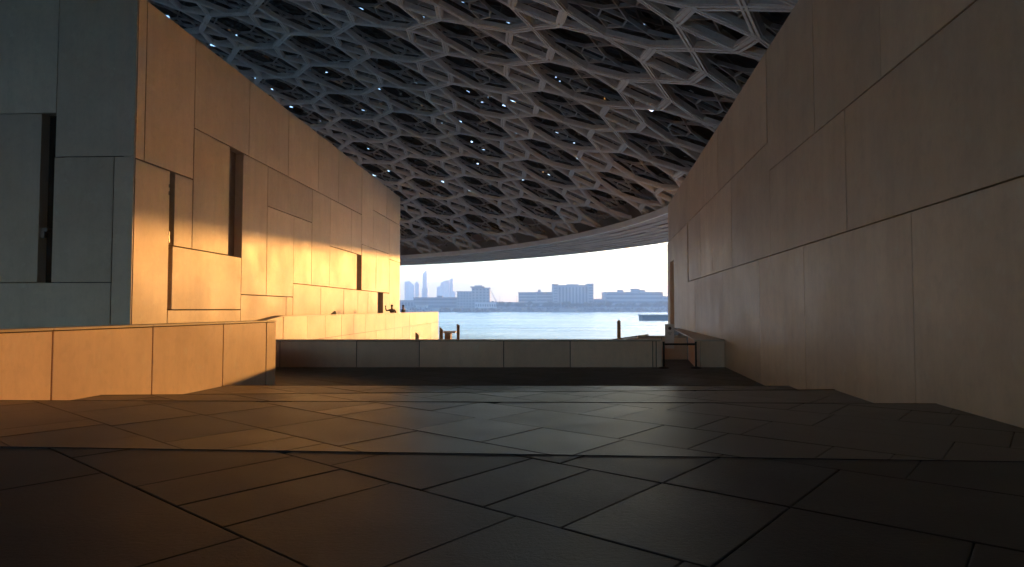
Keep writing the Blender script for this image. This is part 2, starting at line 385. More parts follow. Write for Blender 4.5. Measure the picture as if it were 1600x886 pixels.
# ---- right building
RB = Wall((5.0, 0), (.14, 1), (-1, .14))
rE = RB.s_(1043.5); rN = -14.0
TOPR = RB.z_(1043.5, 320.5); J1 = RB.z_(1337, 357.5); J2 = RB.z_(1360, 136.5); J2b = RB.z_(1130, 292); BR = -4.0
right_b = empty('panelled_hall', RB.P(rE, 0, -2.35))
tag(right_b, 'shaded brown stone-panelled wall of the building filling the right side', 'building')
S = RB.s_
PR = [(S(1060, 400), S(1072), J2b, TOPR)]
xs = [1043.5, 1062, 1078, 1100, 1122, 1147, 1199.5]
PR = [(S(b, 300), S(a, 300), J2b, TOPR) for a, b in zip(xs[:-1], xs[1:])]
xs = [1075, 1094, 1112, 1143, 1203.5]
PR += [(S(b, 350), S(a, 350), J1, J2b) for a, b in zip(xs[:-1], xs[1:])]
PR += [(S(1271, 120), S(1199.5, 220), J2, TOPR), (S(1375.5, 80), S(1271, 120), J2, TOPR), (3.4, S(1375.5, 80), J2, TOPR), (-2.5, 3.4, J2, TOPR), (rN, -2.5, J2, TOPR)]
PR += [(S(1321.5, 270), S(1203.5, 330), J1, J2), (3.0, S(1321.5, 270), J1, J2), (-4.0, 3.0, J1, J2), (rN, -4.0, J1, J2)]
xs = [1075, 1086, 1130, 1187.5, 1257.5, 1427.5]
PR += [(S(b, 490), S(a, 490), BR, J1) for a, b in zip(xs[:-1], xs[1:])]
PR += [(2.2, S(1427.5, 490), BR, J1), (-5, 2.2, BR, J1), (rN, -5, BR, J1)]
sl0, sl1 = S(1053.5), S(1047.2); zs0, zs1 = RB.z_(1050, 512), RB.z_(1050, 408)
PR += [(sl0, S(1075), BR, J2b), (sl1, rE, BR, J2b), (sl0, sl1, zs1, J2b), (sl0, sl1, BR, zs0)]
for a0, a1, z0, z1 in PR:
    RB.panel('wall_panel', a0, a1, z0, z1, M['panel_right'], right_b, .42, .022 if a0 < 22 else .035)
mb = MB(); RB.block(mb, sl0 - .02, sl1 + .02, zs0 - .02, zs1 + .02, -.40, -.37); mb.build('window', M['panel_right'], right_b)
mb = MB(); RB.block(mb, rN, rE - .02, BR, TOPR - .12, -9, -.43); mb.build('core_wall', M['backing'], right_b)
MB().box(-1.0, 2.9, -13.5, -9.5, -1.13, TOPR).build('unseen_light_blocker', M['panel_right'], right_b)  # unseen mass added behind the camera to darken the near right wall
mb = MB(); RB.block(mb, rE - .018, rE + .03, BR, TOPR - .2, -9, -.44); mb.build('end_wall', M['panel_right'], right_b)
child_fix(right_b)

# ---- parapets
def parapet(name, label, W, a_list, z0, z1, thick=.38, mat=None, cop=.05, ends=True, split=None):
    mat = mat or M['panel_low']
    root = empty(name, W.P((a_list[0] + a_list[-1]) / 2, 0, z0)); tag(root, label, 'parapet')
    mb = MB(); W.block(mb, a_list[0] + .05, a_list[-1] - .05, z0, z1 - cop - .01, -thick + .05, -.05); mb.build('core_wall', M['backing'], root)
    for a0, a1 in zip(a_list[:-1], a_list[1:]):
        W.panel('facing_panel', a0, a1, z0, z1 - cop, mat, root, .045, .034, pad=.005)
        mb = MB(); W.block(mb, a0 + .004, a1 - .004, z1 - cop, z1, -thick - .015, .015); o = mb.build('coping_stone', M['coping'], root); bevel_obj(o, .008, 2)
    mb = MB(); W.block(mb, a_list[0], a_list[-1], z0, z1 - cop - .004, -thick, -thick + .045); mb.build('back_panel', mat, root)
    if ends:
        mb = MB(); W.block(mb, a_list[-1] - .045, a_list[-1] + .002, z0, z1 - cop - .004, -thick + .046, -.046); mb.build('end_panel', mat, root)
        mb = MB(); W.block(mb, a_list[0] - .002, a_list[0] + .045, z0, z1 - cop - .004, -thick + .046, -.046); mb.build('end_panel', mat, root)
    child_fix(root); return root
LP = Wall((-10.1, 0), (.14, 1), (1, -.14))
parapet('parapet_wall', 'sunlit beige panelled parapet in the left foreground with a shadow across its far end', LP,
        [-6, -1, 4.0, LP.s_(-90), LP.s_(84), LP.s_(240), LP.s_(350), LP.s_(417), LP.s_(432)], -4.0, LP.z_(300, 504.8), .4)
FP = Wall((0, 26.0), (1, 0), (0, -1))
parapet('parapet_wall', 'long low shaded parapet across the far end of the terrace', FP,
        [FP.s_(x, 550) for x in (420, 437, 557, 655, 787, 891, 1020, 1025.5, 1035)], -3.2, FP.z_(800, 530.8), .4)
ZP = FP.z_(800, 530.8)
# low block right of the opening, running back along the right wall
gb = empty('parapet_wall', (8.0, 26, -2.35)); tag(gb, 'short low shaded block between the roped opening and the right wall', 'parapet')
xa, xb, xm = xat(1085.5, 26, 550), rw(26) - .02, xat(1094.5, 26, 550)
MB().prism([(xa + .02, 26.05), (rw(26.05) - .05, 26.05), (rw(42) - .05, 42), (10.55, 42), (8.32, 30.2), (8.22, 29.9)], -3.2, ZP - .06).build('core_wall', M['backing'], gb)
FP.panel('facing_panel', xa, xm, -3.2, ZP - .05, M['panel_low'], gb, .045, .02)
FP.panel('facing_panel', xm, xb, -3.2, ZP - .05, M['panel_low'], gb, .045, .02)
SW = Wall((xa, 26.0), (8.2 - xa, 3.9), (-3.9, 8.2 - xa)); L_ = math.hypot(8.2 - xa, 3.9)
SW.panel('facing_panel', .0, L_, -3.2, ZP - .05, M['panel_low'], gb, .02, .01)
o = MB().prism([(xa - .015, 25.985), (rw(26) - .012, 25.985), (rw(30) - .012, 30), (rw(42) - .012, 42), (10.5, 42), (8.2, 30)], ZP - .05, ZP).build('coping_stone', M['coping'], gb)
child_fix(gb)
BP = Wall((0, 30.0), (1, 0), (0, -1))
parapet('parapet_wall', 'low beige parapet behind the roped opening', BP, [5.9, 7.0, 8.19], -3.2, BP.z_(1040, 525), .35)
# sloping ramp wall beyond
rmp = empty('ramp_wall', (5.2, 32, -2.9)); tag(rmp, 'sloping brown ramp wall showing just above the long parapet', 'ramp wall')
v = []
for yy in (31.0, 31.3):
    v += [(xat(955, yy), yy, -2.9), (xat(1012, yy), yy, -2.9), (xat(1012, yy), yy, zat(524.5, yy)), (xat(955, yy), yy, zat(532.5, yy))]
link('ramp_body', v, BF, M['panel_low'], rmp)
v = []
for yy in (30.96, 31.34):
    v += [(xat(953, yy), yy, zat(532.5, yy) + .004), (xat(1013, yy), yy, zat(524.5, yy) + .004), (xat(1013, yy), yy, zat(521.8, yy)), (xat(953, yy), yy, zat(530.2, yy))]
link('handrail_cap', v, BF, M['wood'], rmp); child_fix(rmp)
# golden walkway parapet along the left building
GW = Wall((-11.4, 0), (.05, 1), (1, -.05))
g = empty('walkway_parapet', GW.P(GW.s_(560), 0, -3.4)); tag(g, 'long golden sunlit parapet with diagonal joint beside the left building', 'parapet')
zt = GW.z_(560, 491.2); gx = [443, 480.6, 508.7, 534, 553, 571, 588, 603, 617, 629, 640, 650, 659, 667, 674, 680, 685]
za, zb_ = GW.z_(489, 531), GW.z_(685, 503); sa, sb = GW.s_(489), GW.s_(685)
def zl(a): return za + (zb_ - za) * (a - sa) / (sb - sa)
def quadpanel(W, a0, a1, zb0, zb1, zt0, zt1, mat, parent, thick=.045, gap=.025):
    h = gap / 2; a0 += h; a1 -= h; pr = random.uniform(-.004, .004)
    v = [W.P(a0, -thick, zb0 + h), W.P(a1, -thick, zb1 + h), W.P(a1, -thick, zt1 - h), W.P(a0, -thick, zt0 - h),
         W.P(a0, pr, zb0 + h), W.P(a1, pr, zb1 + h), W.P(a1, pr, zt1 - h), W.P(a0, pr, zt0 - h)]
    return link('facing_panel', v, [tuple(reversed(q)) for q in BF], mat, parent)
for i, (x0, x1) in enumerate(zip(gx[:-1], gx[1:])):
    a0, a1 = GW.s_(x0), GW.s_(x1)
    quadpanel(GW, a0, a1, zl(a0), zl(a1), zt, zt, M['panel_left'], g)
    quadpanel(GW, a0, a1, -3.6, -3.6, zl(a0), zl(a1), M['panel_left'], g)
a0, a1 = GW.s_(350), GW.s_(443); zd = zt - .5
quadpanel(GW, a0, a1, -3.6, -3.6, zd, zt, M['panel_left'], g)
v = [GW.P(a0, -.4, -3.9), GW.P(a1, -.4, -3.9), GW.P(a1, -.05, -3.9), GW.P(a0, -.05, -3.9), GW.P(a0, -.4, zd - .02), GW.P(a1, -.4, zt - .02), GW.P(a1, -.05, zt - .02), GW.P(a0, -.05, zd - .02)]
link('core_wall', v, [tuple(reversed(q)) for q in BF], M['backing'], g)
v = [GW.P(a0, -.44, zd), GW.P(a1, -.44, zt), GW.P(a1, .01, zt), GW.P(a0, .01, zd), GW.P(a0, -.44, zd + .035), GW.P(a1, -.44, zt + .035), GW.P(a1, .01, zt + .035), GW.P(a0, .01, zd + .035)]
link('coping_stone', v, [tuple(reversed(q)) for q in BF], M['coping'], g)
mb = MB(); GW.block(mb, GW.s_(443), GW.s_(685) - .05, -3.9, zt - .02, -.4, -.05); mb.build('core_wall', M['backing'], g)
mb = MB(); GW.block(mb, GW.s_(443), GW.s_(685) + .02, zt, zt + .035, -.44, .01); mb.build('coping_stone', M['coping'], g)
mb = MB(); GW.block(mb, GW.s_(685) - .05, GW.s_(685), -3.9, zt - .004, -.4, -.048); mb.build('end_panel', M['panel_left'], g)
child_fix(g)
# small grey wedge above golden parapet
wd = MB(); P0 = on_depth(521, 489, 36); sx = .17
v = [(P0.x - sx, 36, -1.4), (P0.x + sx, 36, -1.4), (P0.x + sx, 36.35, -1.4), (P0.x - sx, 36.35, -1.4),
     (P0.x - sx, 36, zat(490.5, 36)), (P0.x + sx, 36, zat(490, 36)), (P0.x + sx * .2, 36.35, zat(485.6, 36)), (P0.x - sx * .4, 36.35, zat(485.6, 36))]
o = link('wedge_post', v, BF, M['steel_black']); o.data.materials[0] = mat_plain('grey_cap', (.3, .29, .28), .5); bevel_obj(o, .03, 2)
tag(o, 'small grey wedge-topped post poking above the golden parapet', 'post')

# ------------------------------------------------------------------ dome
DC = (-62.1, 46.5); RI, RO, ZR, RISE = 77.0, 90.0, 8.9, 19.5
RS = (RI ** 2 + RISE ** 2) / (2 * RISE); SZ = ZR + RISE - RS
def dome(x, y, off=0.0):
    dx, dy = x - DC[0], y - DC[1]; d2 = dx * dx + dy * dy
    z = SZ + math.sqrt(max(RS * RS - d2, 1.0))
    n = Vector((dx, dy, z - SZ)) / RS
    return Vector((x, y, z)) + n * off, n
dm = empty('lattice_dome', (DC[0], DC[1], ZR)); tag(dm, 'vast shallow dome of interlaced grey metal lattice over the terrace', 'dome roof')
P0_, U_, V_ = (8.05, 25.7), (-6.78, .36), (-.205, 6.02)
PROF = [(-.23, .34), (-.23, .08), (-.17, .08), (-.17, 0), (-.05, 0), (-.05, .07), (.05, .07), (.05, 0), (.17, 0), (.17, .08), (.23, .08), (.23, .34)]
BOX4 = [(-.5, 1), (-.5, 0), (.5, 0), (.5, 1)]
def lat_pts(i, j, scale=1.0, ph=(0, 0), rot=0.0):
    def g(a, b):
        a = (i + a) * scale + ph[0]; b = (j + b) * scale + ph[1]
        if rot: a, b = a * math.cos(rot) - b * math.sin(rot), a * math.sin(rot) + b * math.cos(rot)
        return (P0_[0] + a * U_[0] + b * V_[0], P0_[1] + a * U_[1] + b * V_[1])
    h = .183
    c = [g(-h, -h), g(h, -h), g(h, h), g(-h, h)]; t = [g(0, -.5), g(.5, 0), g(0, .5), g(-.5, 0)]
    e = []
    for k in range(4):
        e.append((c[k], c[(k + 1) % 4])); e.append((c[k], t[k])); e.append((c[(k + 1) % 4], t[k]))
    return e
def rr(p): return math.hypot(p[0] - DC[0], p[1] - DC[1])
def beam(mb, A, B, off, prof, ext=.08):
    a, na = dome(A[0], A[1], off); b, nb = dome(B[0], B[1], off)
    e = b - a; L = e.length
    if L < .05: return
    e /= L; n = (na + nb).normalized(); s = e.cross(n).normalized(); a = a - e * ext; b = b + e * ext
    m = len(prof)
    v = [a + s * p[0] + n * p[1] for p in prof] + [b + s * p[0] + n * p[1] for p in prof]
    mb.add(v, [(i, i + 1, m + i + 1, m + i) for i in range(m - 1)])
def clip_r(A, B, rmax):
    ra, rb = rr(A), rr(B)
    if ra > rmax and rb > rmax: return None
    if ra <= rmax and rb <= rmax: return A, B
    if ra > rmax: A, B, ra, rb = B, A, rb, ra
    t = (rmax - ra) / (rb - ra)
    return A, (A[0] + (B[0] - A[0]) * t, A[1] + (B[1] - A[1]) * t)
def pix(P):
    zc = P.y * cp_ + P.z * sp_
    if zc < 1: return None
    return 800 + F_PX * P.x / zc, 443 - F_PX * (-P.y * sp_ + P.z * cp_) / zc
allb = []
for i in range(-6, 24):
    for j in range(-14, 16):
        for k, (A, B) in enumerate(lat_pts(i, j)):
            q = clip_r(A, B, RI - .1)
            if q: allb.append((q[0], q[1], k))
def show(A, B):                     # on-screen length in the open part of the picture
    a = pix(dome(*A, .4)[0]); b = pix(dome(*B, .4)[0])
    if not a or not b: return 0
    mx, my = (a[0] + b[0]) / 2, (a[1] + b[1]) / 2
    if not (-10 < my < 410): return 0
    if my < 307: lx = 232 + my * 392 / 307
    else: lx = 624
    rx = 1228 - my * 185 / 320
    if mx < lx - 10 or mx > rx + 10: return 0
    return math.hypot(a[0] - b[0], a[1] - b[1])
allb.sort(key=lambda q: -show(q[0], q[1]))
rest = MB(); cnt = 0
for A, B, k in allb:
    off = .45 + (k % 3) * .005 + (k // 3) * .0017
    if cnt < 300:
        mb = MB(); beam(mb, A, B, off, PROF); mb.build('lattice_beam', M['lattice'], dm); cnt += 1
    else: beam(rest, A, B, off, PROF)
o = rest.build('lattice_beams', M['lattice'], dm); tag(o, kind='stuff')
def layer(name, scale, ph, rot, off, wd, ht, mat, ymin, rng):
    mb = MB(); prof = [(p[0] * wd, p[1] * ht) for p in BOX4]
    for i in range(*rng[0]):
        for j in range(*rng[1]):
            for k, (A, B) in enumerate(lat_pts(i, j, scale, ph, rot)):
                if A[1] < ymin or A[0] < -75: continue
                q = clip_r(A, B, RI - .2)
                if q: beam(mb, q[0], q[1], off + (k % 5) * .006, prof, .03)
    o = mb.build(name, mat, dm); tag(o, kind='stuff')
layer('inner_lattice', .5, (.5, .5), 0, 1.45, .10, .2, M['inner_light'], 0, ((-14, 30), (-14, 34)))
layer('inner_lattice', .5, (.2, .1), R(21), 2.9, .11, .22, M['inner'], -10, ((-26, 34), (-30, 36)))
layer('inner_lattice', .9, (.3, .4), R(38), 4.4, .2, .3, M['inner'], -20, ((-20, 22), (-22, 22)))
# perforated upper skins
rp = random.Random(11)
def skin(name, off, cell, ph, rot, prob, lo, hi, mat):
    mb = MB(); nmax = int(RI / cell) + 2
    ca, sa_ = math.cos(rot), math.sin(rot)
    for i in range(-nmax, nmax):
        for j in range(-nmax, nmax):
            def W(a, b):
                a = (i + a + ph) * cell; b = (j + b + ph) * cell
                return (DC[0] + a * ca - b * sa_, DC[1] + a * sa_ + b * ca)
            cs = [W(0, 0), W(1, 0), W(1, 1), W(0, 1)]
            if rr(W(.5, .5)) > RI + .5: continue
            o4 = [dome(p[0], p[1], off)[0] for p in cs]
            if rp.random() < prob:
                s = rp.uniform(lo, hi) / 2; cx, cy = rp.uniform(s + .04, .96 - s), rp.uniform(s + .04, .96 - s)
                jit = lambda: rp.uniform(.35, 1.0) * s
                h4 = [dome(*W(cx - jit(), cy - jit()), off)[0], dome(*W(cx + jit(), cy - jit()), off)[0], dome(*W(cx + jit(), cy + jit()), off)[0], dome(*W(cx - jit(), cy + jit()), off)[0]]
                mb.add(o4 + h4, [(0, 1, 5, 4), (1, 2, 6, 5), (2, 3, 7, 6), (3, 0, 4, 7)])
            else: mb.add(o4, [(0, 1, 2, 3)])
    mb.build(name, mat, dm)
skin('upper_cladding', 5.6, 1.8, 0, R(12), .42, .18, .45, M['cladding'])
# rim: pale inner lip, soffit panels, outer fascia and closing roof skin
NS = 360
def ring(name, prof, mat, closed=True):
    v = []; f = []; m = len(prof)
    for k in range(NS):
        a = 2 * math.pi * k / NS
        v += [(DC[0] + r * math.sin(a), DC[1] + r * math.cos(a), z) for r, z in prof]
    for k in range(NS):
        k2 = (k + 1) % NS
        for i in range(m if closed else m - 1):
            f.append((k * m + i, k * m + (i + 1) % m, k2 * m + (i + 1) % m, k2 * m + i))
    return link(name, v, f, mat, dm)
ring('rim_lip', [(RI - .25, ZR - .26), (RI + .02, ZR - .26), (RI + .02, ZR + .36), (RI - .25, ZR + .36)], M['lip'])
ring('rim_backing', [(RI, ZR + .03), (RO - .2, ZR + .03), (RO - .2, ZR + .06), (RI, ZR + .06)], M['backing'])
ring('rim_fascia', [(RO - .25, ZR - .24), (RO, ZR - .24), (RO, ZR + 1.0), (RI - 1.5, ZR + 7.9), (RI - 2.0, ZR + 7.6), (RO - .25, ZR + .9)], M['lip'])
rows = 8; wr = (RO - .27 - RI - .04) / rows; npan = 0; restp = MB()
for r_ in range(rows):
    r0 = RI + .04 + r_ * wr; na_ = 150
    for k in range(na_):
        t0 = 2 * math.pi * (k + .37 * r_) / na_; t1 = t0 + 2 * math.pi / na_
        mid = (t0 + t1) / 2
        mid = (mid + math.pi) % (2 * math.pi) - math.pi
        vis = -.1 < mid < 1.9
        gp = .05; tl = rp.uniform(.01, .09); v = []
        for (rad, dz) in ((r0 + gp, 0.0), (r0 + wr - gp, tl)):
            for t in (t0 + gp / r0, t1 - gp / r0):
                v.append((DC[0] + rad * math.sin(t), DC[1] + rad * math.cos(t), ZR - .19 + dz))
        v += [(p[0], p[1], ZR + .025) for p in v]
        f = [(0, 1, 3, 2), (4, 6, 7, 5), (0, 4, 5, 1), (1, 5, 7, 3), (3, 7, 6, 2), (2, 6, 4, 0)]
        if vis and npan < 300: link('soffit_panel', v, f, M['soffit'], dm); npan += 1
        else: restp.add(v, f)
tag(restp.build('soffit_panels', M['soffit'], dm), kind='stuff')
child_fix(dm)

# ------------------------------------------------------------------ things near the water
def pile(px, ytop, Y, r, slant, label):
    P = on_depth(px, ytop, Y); root = empty('mooring_pile', (P.x, Y, WATER_Z)); tag(root, label, 'mooring pile')
    MB().cyl((0, 0), r * 1.05, r, -.5, P.z - WATER_Z - slant * r, 14, (lambda x, y: -slant * x)).build('pile_shaft', M['wood'], root)
    MB().cyl((0, 0), r * 1.06, r * 1.06, 1.2, 1.32, 14).build('band', M['steel_black'], root)
pile(652, 518.5, 46, .14, .9, 'stub of timber mooring pile in front of the golden parapet')
pile(689.5, 510.5, 44, .125, .9, 'slant-topped timber mooring pile beside the end of the golden parapet')
pile(716, 506.0, 44, .105, .5, 'tall slim timber mooring pile right of the small jetty')
P = on_depth(967, 500.3, 44)
root = empty('mooring_pile', (P.x, 44, WATER_Z)); tag(root, 'lone pointed timber mooring pile standing in open water', 'mooring pile')
MB().cyl((0, 0), .135, .125, -.5, P.z - WATER_Z - .1, 8).build('pile_shaft', M['wood'], root)
MB().cyl((0, 0), .14, .02, P.z - WATER_Z - .1, P.z - WATER_Z + .02, 8).build('cap', M['wood'], root)
jt = empty('jetty', (xat(702, 47), 47, WATER_Z)); tag(jt, 'small pale-topped jetty beyond the parapet between two piles', 'jetty')
zj = zat(518, 47) - WATER_Z
MB().box(-.45, .48, -.4, 1.2, zj - .1, zj).build('deck', M['deck'], jt); MB().box(-.3, .12, -.3, .9, -.5, zj - .1).build('plinth', M['wood'], jt)

# belt barrier
br = empty('belt_barrier', (6.8, 25.7, LV[4])); tag(br, 'black belt barrier with two posts closing the parapet opening', 'barrier')
pz = LV[4]; zt_ = zat(535, 25.6)
for px in (1036.5, 1086.5):
    X = xat(px, 25.6)
    o = MB().cyl((X, 25.6), .04, .04, pz, zt_, 12).build('post', M['steel_black'], br)
    MB().cyl((X, 25.6), .22, .2, pz, pz + .035, 20).cyl((X, 25.6), .2, .045, pz + .035, pz + .07, 20).build('base_plate', M['steel_black'], o)
    MB().cyl((X, 25.6), .052, .052, zt_, zt_ + .03, 12).build('head', M['steel_black'], o)
MB().box(xat(1036.5, 25.6), xat(1086.5, 25.6), 25.595, 25.603, zt_ - .11, zt_ - .035).build('belt', M['steel_black'], br)
child_fix(br)
# sign board on the wall behind
sg = empty('sign_board', (xat(1046, 29.8), 29.8, -2.0)); tag(sg, 'pale upright sign with dark round emblem behind the barrier', 'sign')
x0, x1 = xat(1039, 29.8), xat(1052.5, 29.8); z0, z1 = zat(544.5, 29.8), zat(506.5, 29.8)
sm = mat_plain('sign_white', (.8, .77, .73), .5, 0, .05); sd = mat_plain('sign_print', (.06, .025, .02), .6); sgy = mat_plain('sign_text', (.2, .18, .17), .6)
o = MB().box(x0, x1, 29.74, 29.86, z0, z1).build('board', sm, sg); bevel_obj(o, .01); bd = o
MB().box(x0 + .02, x1 - .02, 29.70, 29.735, z0, z0 + .05).build('ledge', sm, bd)
cx = (x0 + x1) / 2; zc = zat(513, 29.73); v = [(cx, 29.735, zc)] + [(cx + .075 * math.cos(2 * math.pi * k / 20), 29.735, zc + .075 * math.sin(2 * math.pi * k / 20)) for k in range(20)]
link('emblem', v, [(0, 1 + (k + 1) % 20, 1 + k) for k in range(20)], sd, bd)
for q in range(3): MB().box(cx - .1 + .02 * q, cx + .1 - .03 * q, 29.733, 29.737, zc - .2 - q * .05, zc - .185 - q * .05).build('text_line', sgy, bd)
child_fix(sg)

# ------------------------------------------------------------------ people on the walkway
skin_m = mat_plain('skin', (.30, .17, .11), .5); cloth_d = mat_plain('dark_cloth', (.035, .032, .035), .85); cloth_b = mat_plain('brown_cloth', (.09, .055, .04), .85); hair_m = mat_plain('hair', (.015, .012, .01), .6)
def skinmesh(name, pts, edges, mat, parent, root=0, sub=2):
    me = bpy.data.meshes.new(name); me.from_pydata([p[:3] for p in pts], edges, []); me.materials.append(mat)
    o = bpy.data.objects.new(name, me); COL.objects.link(o); o.parent = parent
    md = o.modifiers.new('skin', 'SKIN'); md.use_smooth_shade = True
    if not me.skin_vertices: me.skin_vertices.new()
    for i, p in enumerate(pts):
        r = p[3]; me.skin_vertices[0].data[i].radius = (r, p[4] if len(p) > 4 else r)
    me.skin_vertices[0].data[root].use_root = True
    s = o.modifiers.new('sub', 'SUBSURF'); s.levels = 1; s.render_levels = sub
    return o
def person(loc, rz, label, arms, lean, top_m, leg_m, phone=False):
    root = empty('person', loc); root.rotation_euler = (0, 0, rz); tag(root, label, 'person')
    L = lean
    tor = [(0, 0, .95, .15, .11), (0, L * .35, 1.15, .14, .10), (0, L * .8, 1.36, .17, .11), (0, L, 1.50, .065, .065), (0, L + .02, 1.58, .085, .095), (0, L + .03, 1.68, .082, .098), (0, L + .02, 1.76, .05, .06)]
    legs = []
    for s in (-1, 1): legs.append([(s * .1, 0, .88, .09), (s * .11, .01, .48, .06), (s * .11, 0, .09, .045), (s * .115, .13, .05, .04)])
    pts = list(tor); ed = [(i, i + 1) for i in range(6)]
    for lg in legs:
        n = len(pts); pts += lg; ed += [(0, n), (n, n + 1), (n + 1, n + 2), (n + 2, n + 3)]
    for ar in arms:
        n = len(pts); pts += [(p[0], p[1] + L * .9, p[2], r) for p, r in zip(ar, (.055, .042, .03, .028))]; ed += [(2, n), (n, n + 1), (n + 1, n + 2), (n + 2, n + 3)]
    skinmesh('body', pts, ed, skin_m, root)
    # clothing: shirt and trousers over the same skeleton
    sh = [(p[0], p[1], p[2], p[3] + .018, p[4] + .018) for p in tor[:3]] + [(0, L * .95, 1.45, .09, .08)]; e2 = [(0, 1), (1, 2), (2, 3)]
    for ar in arms:
        n = len(sh); sh += [(p[0], p[1] + L * .9, p[2], r) for p, r in zip(ar[:3], (.072, .056, .042))]; e2 += [(2, n), (n, n + 1), (n + 1, n + 2)]
    skinmesh('shirt', sh, e2, top_m, root)
    tr = [(0, 0, .96, .165, .125)]; e3 = []
    for lg in legs:
        n = len(tr); tr += [(p[0], p[1], p[2], p[3] + .02) for p in lg[:3]]; e3 += [(0, n), (n, n + 1), (n + 1, n + 2)]
    skinmesh('trousers', tr, e3, leg_m, root)
    bm = bmesh.new(); bmesh.ops.create_uvsphere(bm, u_segments=14, v_segments=10, radius=.108)
    bmesh.ops.delete(bm, geom=[q for q in bm.verts if q.co.z < -.03 and q.co.y > -.02 or q.co.z < -.085], context='VERTS')
    me = bpy.data.meshes.new('hair'); bm.to_mesh(me); bm.free(); me.materials.append(hair_m)
    h = inst('hair', me, root); h.location = (0, L + .01, 1.695); h.scale = (.92, 1.02, .95)
    if phone:
        p = arms[0][3]; MB().box(p[0] - .04, p[0] + .04, p[1] + L * .9 - .006, p[1] + L * .9 + .006, p[2] - .02, p[2] + .13).build('phone', M['steel_black'], root)
    # five fingers on each hand
    for ar in arms:
        a, b = Vector(ar[2]), Vector(ar[3]); d = (b - a).normalized(); sd_ = d.orthogonal().normalized(); fm = MB()
        for q in range(5):
            st = b + sd_ * (-.03 + .015 * q) + Vector((0, L * .9, 0)); ln = (.05, .075, .08, .075, .06)[q]
            fm.tube(st, st + (d + sd_ * (.9 if q == 4 else 0)).normalized() * ln, .009, 6)
        fm.build('fingers', skin_m, root)
    return root
P = on_depth(613, 483, 50)
person((P.x, 50, FZ), R(25), 'person in dark clothes leaning back and raising a phone by the golden parapet',
       [[(-.2, 0, 1.36), (-.42, .08, 1.30), (-.44, .25, 1.52), (-.44, .28, 1.58)], [(.2, 0, 1.36), (.36, .1, 1.16), (.2, .3, 1.15), (.14, .34, 1.16)]], .12, cloth_b, cloth_d, True)
P = on_depth(630.5, 483, 54)
person((P.x, 54, FZ), R(70), 'person in dark top standing at the far end of the golden parapet',
       [[(-.19, 0, 1.36), (-.24, .0, 1.1), (-.2, .12, .9), (-.19, .15, .83)], [(.19, 0, 1.36), (.24, 0, 1.1), (.2, .12, .9), (.19, .15, .83)]], .02, cloth_d, cloth_d)

# ------------------------------------------------------------------ far shore
shore_m = mat_plain('shore_sand', (.22, .20, .17), .9, 0, .25, .02, 0); rock_m = mat_plain('shore_rock', (.07, .07, .065), .9, 0, .4, .15, .3)
conc = mat_plain('pale_render', (.24, .25, .25), .7, 0, .1, .05); conc2 = mat_plain('grey_render', (.17, .185, .20), .7, 0, .1, .05)
fglass = mat_plain('blue_glass', (.05, .08, .11), .2, 0, .2, .1); fwhite = mat_plain('white_render', (.5, .5, .5), .7, 0, .1, .05)
D0 = 820.0
LZ = zat(481.5, D0)
def shoreY(X): return 780 + (X + 250) * .16
pts = [(-1500, shoreY(-1500)), (-400, shoreY(-400)), (-120, shoreY(-120)), (-75, shoreY(-75) - 8), (0, shoreY(0) - 12), (120, shoreY(120)), (400, shoreY(400)), (1500, shoreY(1500))]
v = []; f = []
for x, y in pts: v += [(x, y, WATER_Z - 1), (x, y + 9, LZ - .3), (x, y + 14, LZ), (x, 2900, LZ)]
for i in range(len(pts) - 1):
    for k in range(3): f.append((i * 4 + k, i * 4 + 4 + k, i * 4 + 5 + k, i * 4 + 1 + k))
tag(link('far_shore', v, f, shore_m), kind='structure')
mb = MB(); rk = random.Random(5)
for k in range(700):
    x = rk.uniform(-230, 330); t = rk.random()
    yy = shoreY(x) - (10 if -90 < x < 60 else 0) + 9 * t - 1; zz = WATER_Z + (LZ - WATER_Z) * t; s = rk.uniform(.6, 1.6)
    c = Vector((x, yy, zz)); vv = [c + Vector((rk.uniform(.5, 1) * sx * s, rk.uniform(.5, 1) * sy * s, rk.uniform(.4, .9) * sz_ * s)) for sz_ in (-1, 1) for sx, sy in ((-1, -1), (1, -1), (1, 1), (-1, 1))]
    mb.add(vv, BF)
tag(mb.build('shore_rocks', rock_m), 'grey boulders lining the far shore at the waterline', 'rocks', kind='stuff')

def block(root, x0, x1, ytop, D, depth, floors, mat, mode='h', base=None, bays=8, name='wall'):
    X0, X1 = xat(x0, D), xat(x1, D); z1 = zat(ytop, D); z0 = LZ if base is None else base
    MB().box(X0, X1, D, D + depth, z0 - .5, z1).build(name, mat, root)
    fh = (z1 - z0) / floors
    if mode == 'h':
        for k in range(floors):
            MB().box(X0 + .8, X1 - .8, D - .25, D - .01, z0 + (k + .35) * fh, z0 + (k + .78) * fh).build('window_band', fglass, root)
    elif mode == 'v':
        bw = (X1 - X0) / bays
        for k in range(bays):
            MB().box(X0 + (k + .3) * bw, X0 + (k + .75) * bw, D - .25, D - .01, z0 + fh * .5, z1 - fh * .5).build('window_band', fglass, root)
    elif mode == 'g':
        bw = (X1 - X0) / bays
        for r_ in range(floors):
            for k in range(bays):
                MB().box(X0 + (k + .25) * bw, X0 + (k + .75) * bw, D - .25, D - .01, z0 + (r_ + .3) * fh, z0 + (r_ + .78) * fh).build('window', fglass, root)
    MB().box(X0 - .5, X1 + .5, D - .6, D + depth + .5, z1 + .01, z1 + .8).build('roof', mat, root)
    return X0, X1, z0, z1
def bld(name, label, cat='building'):
    r = empty(name, (0, 0, 0)); tag(r, label, cat); return r
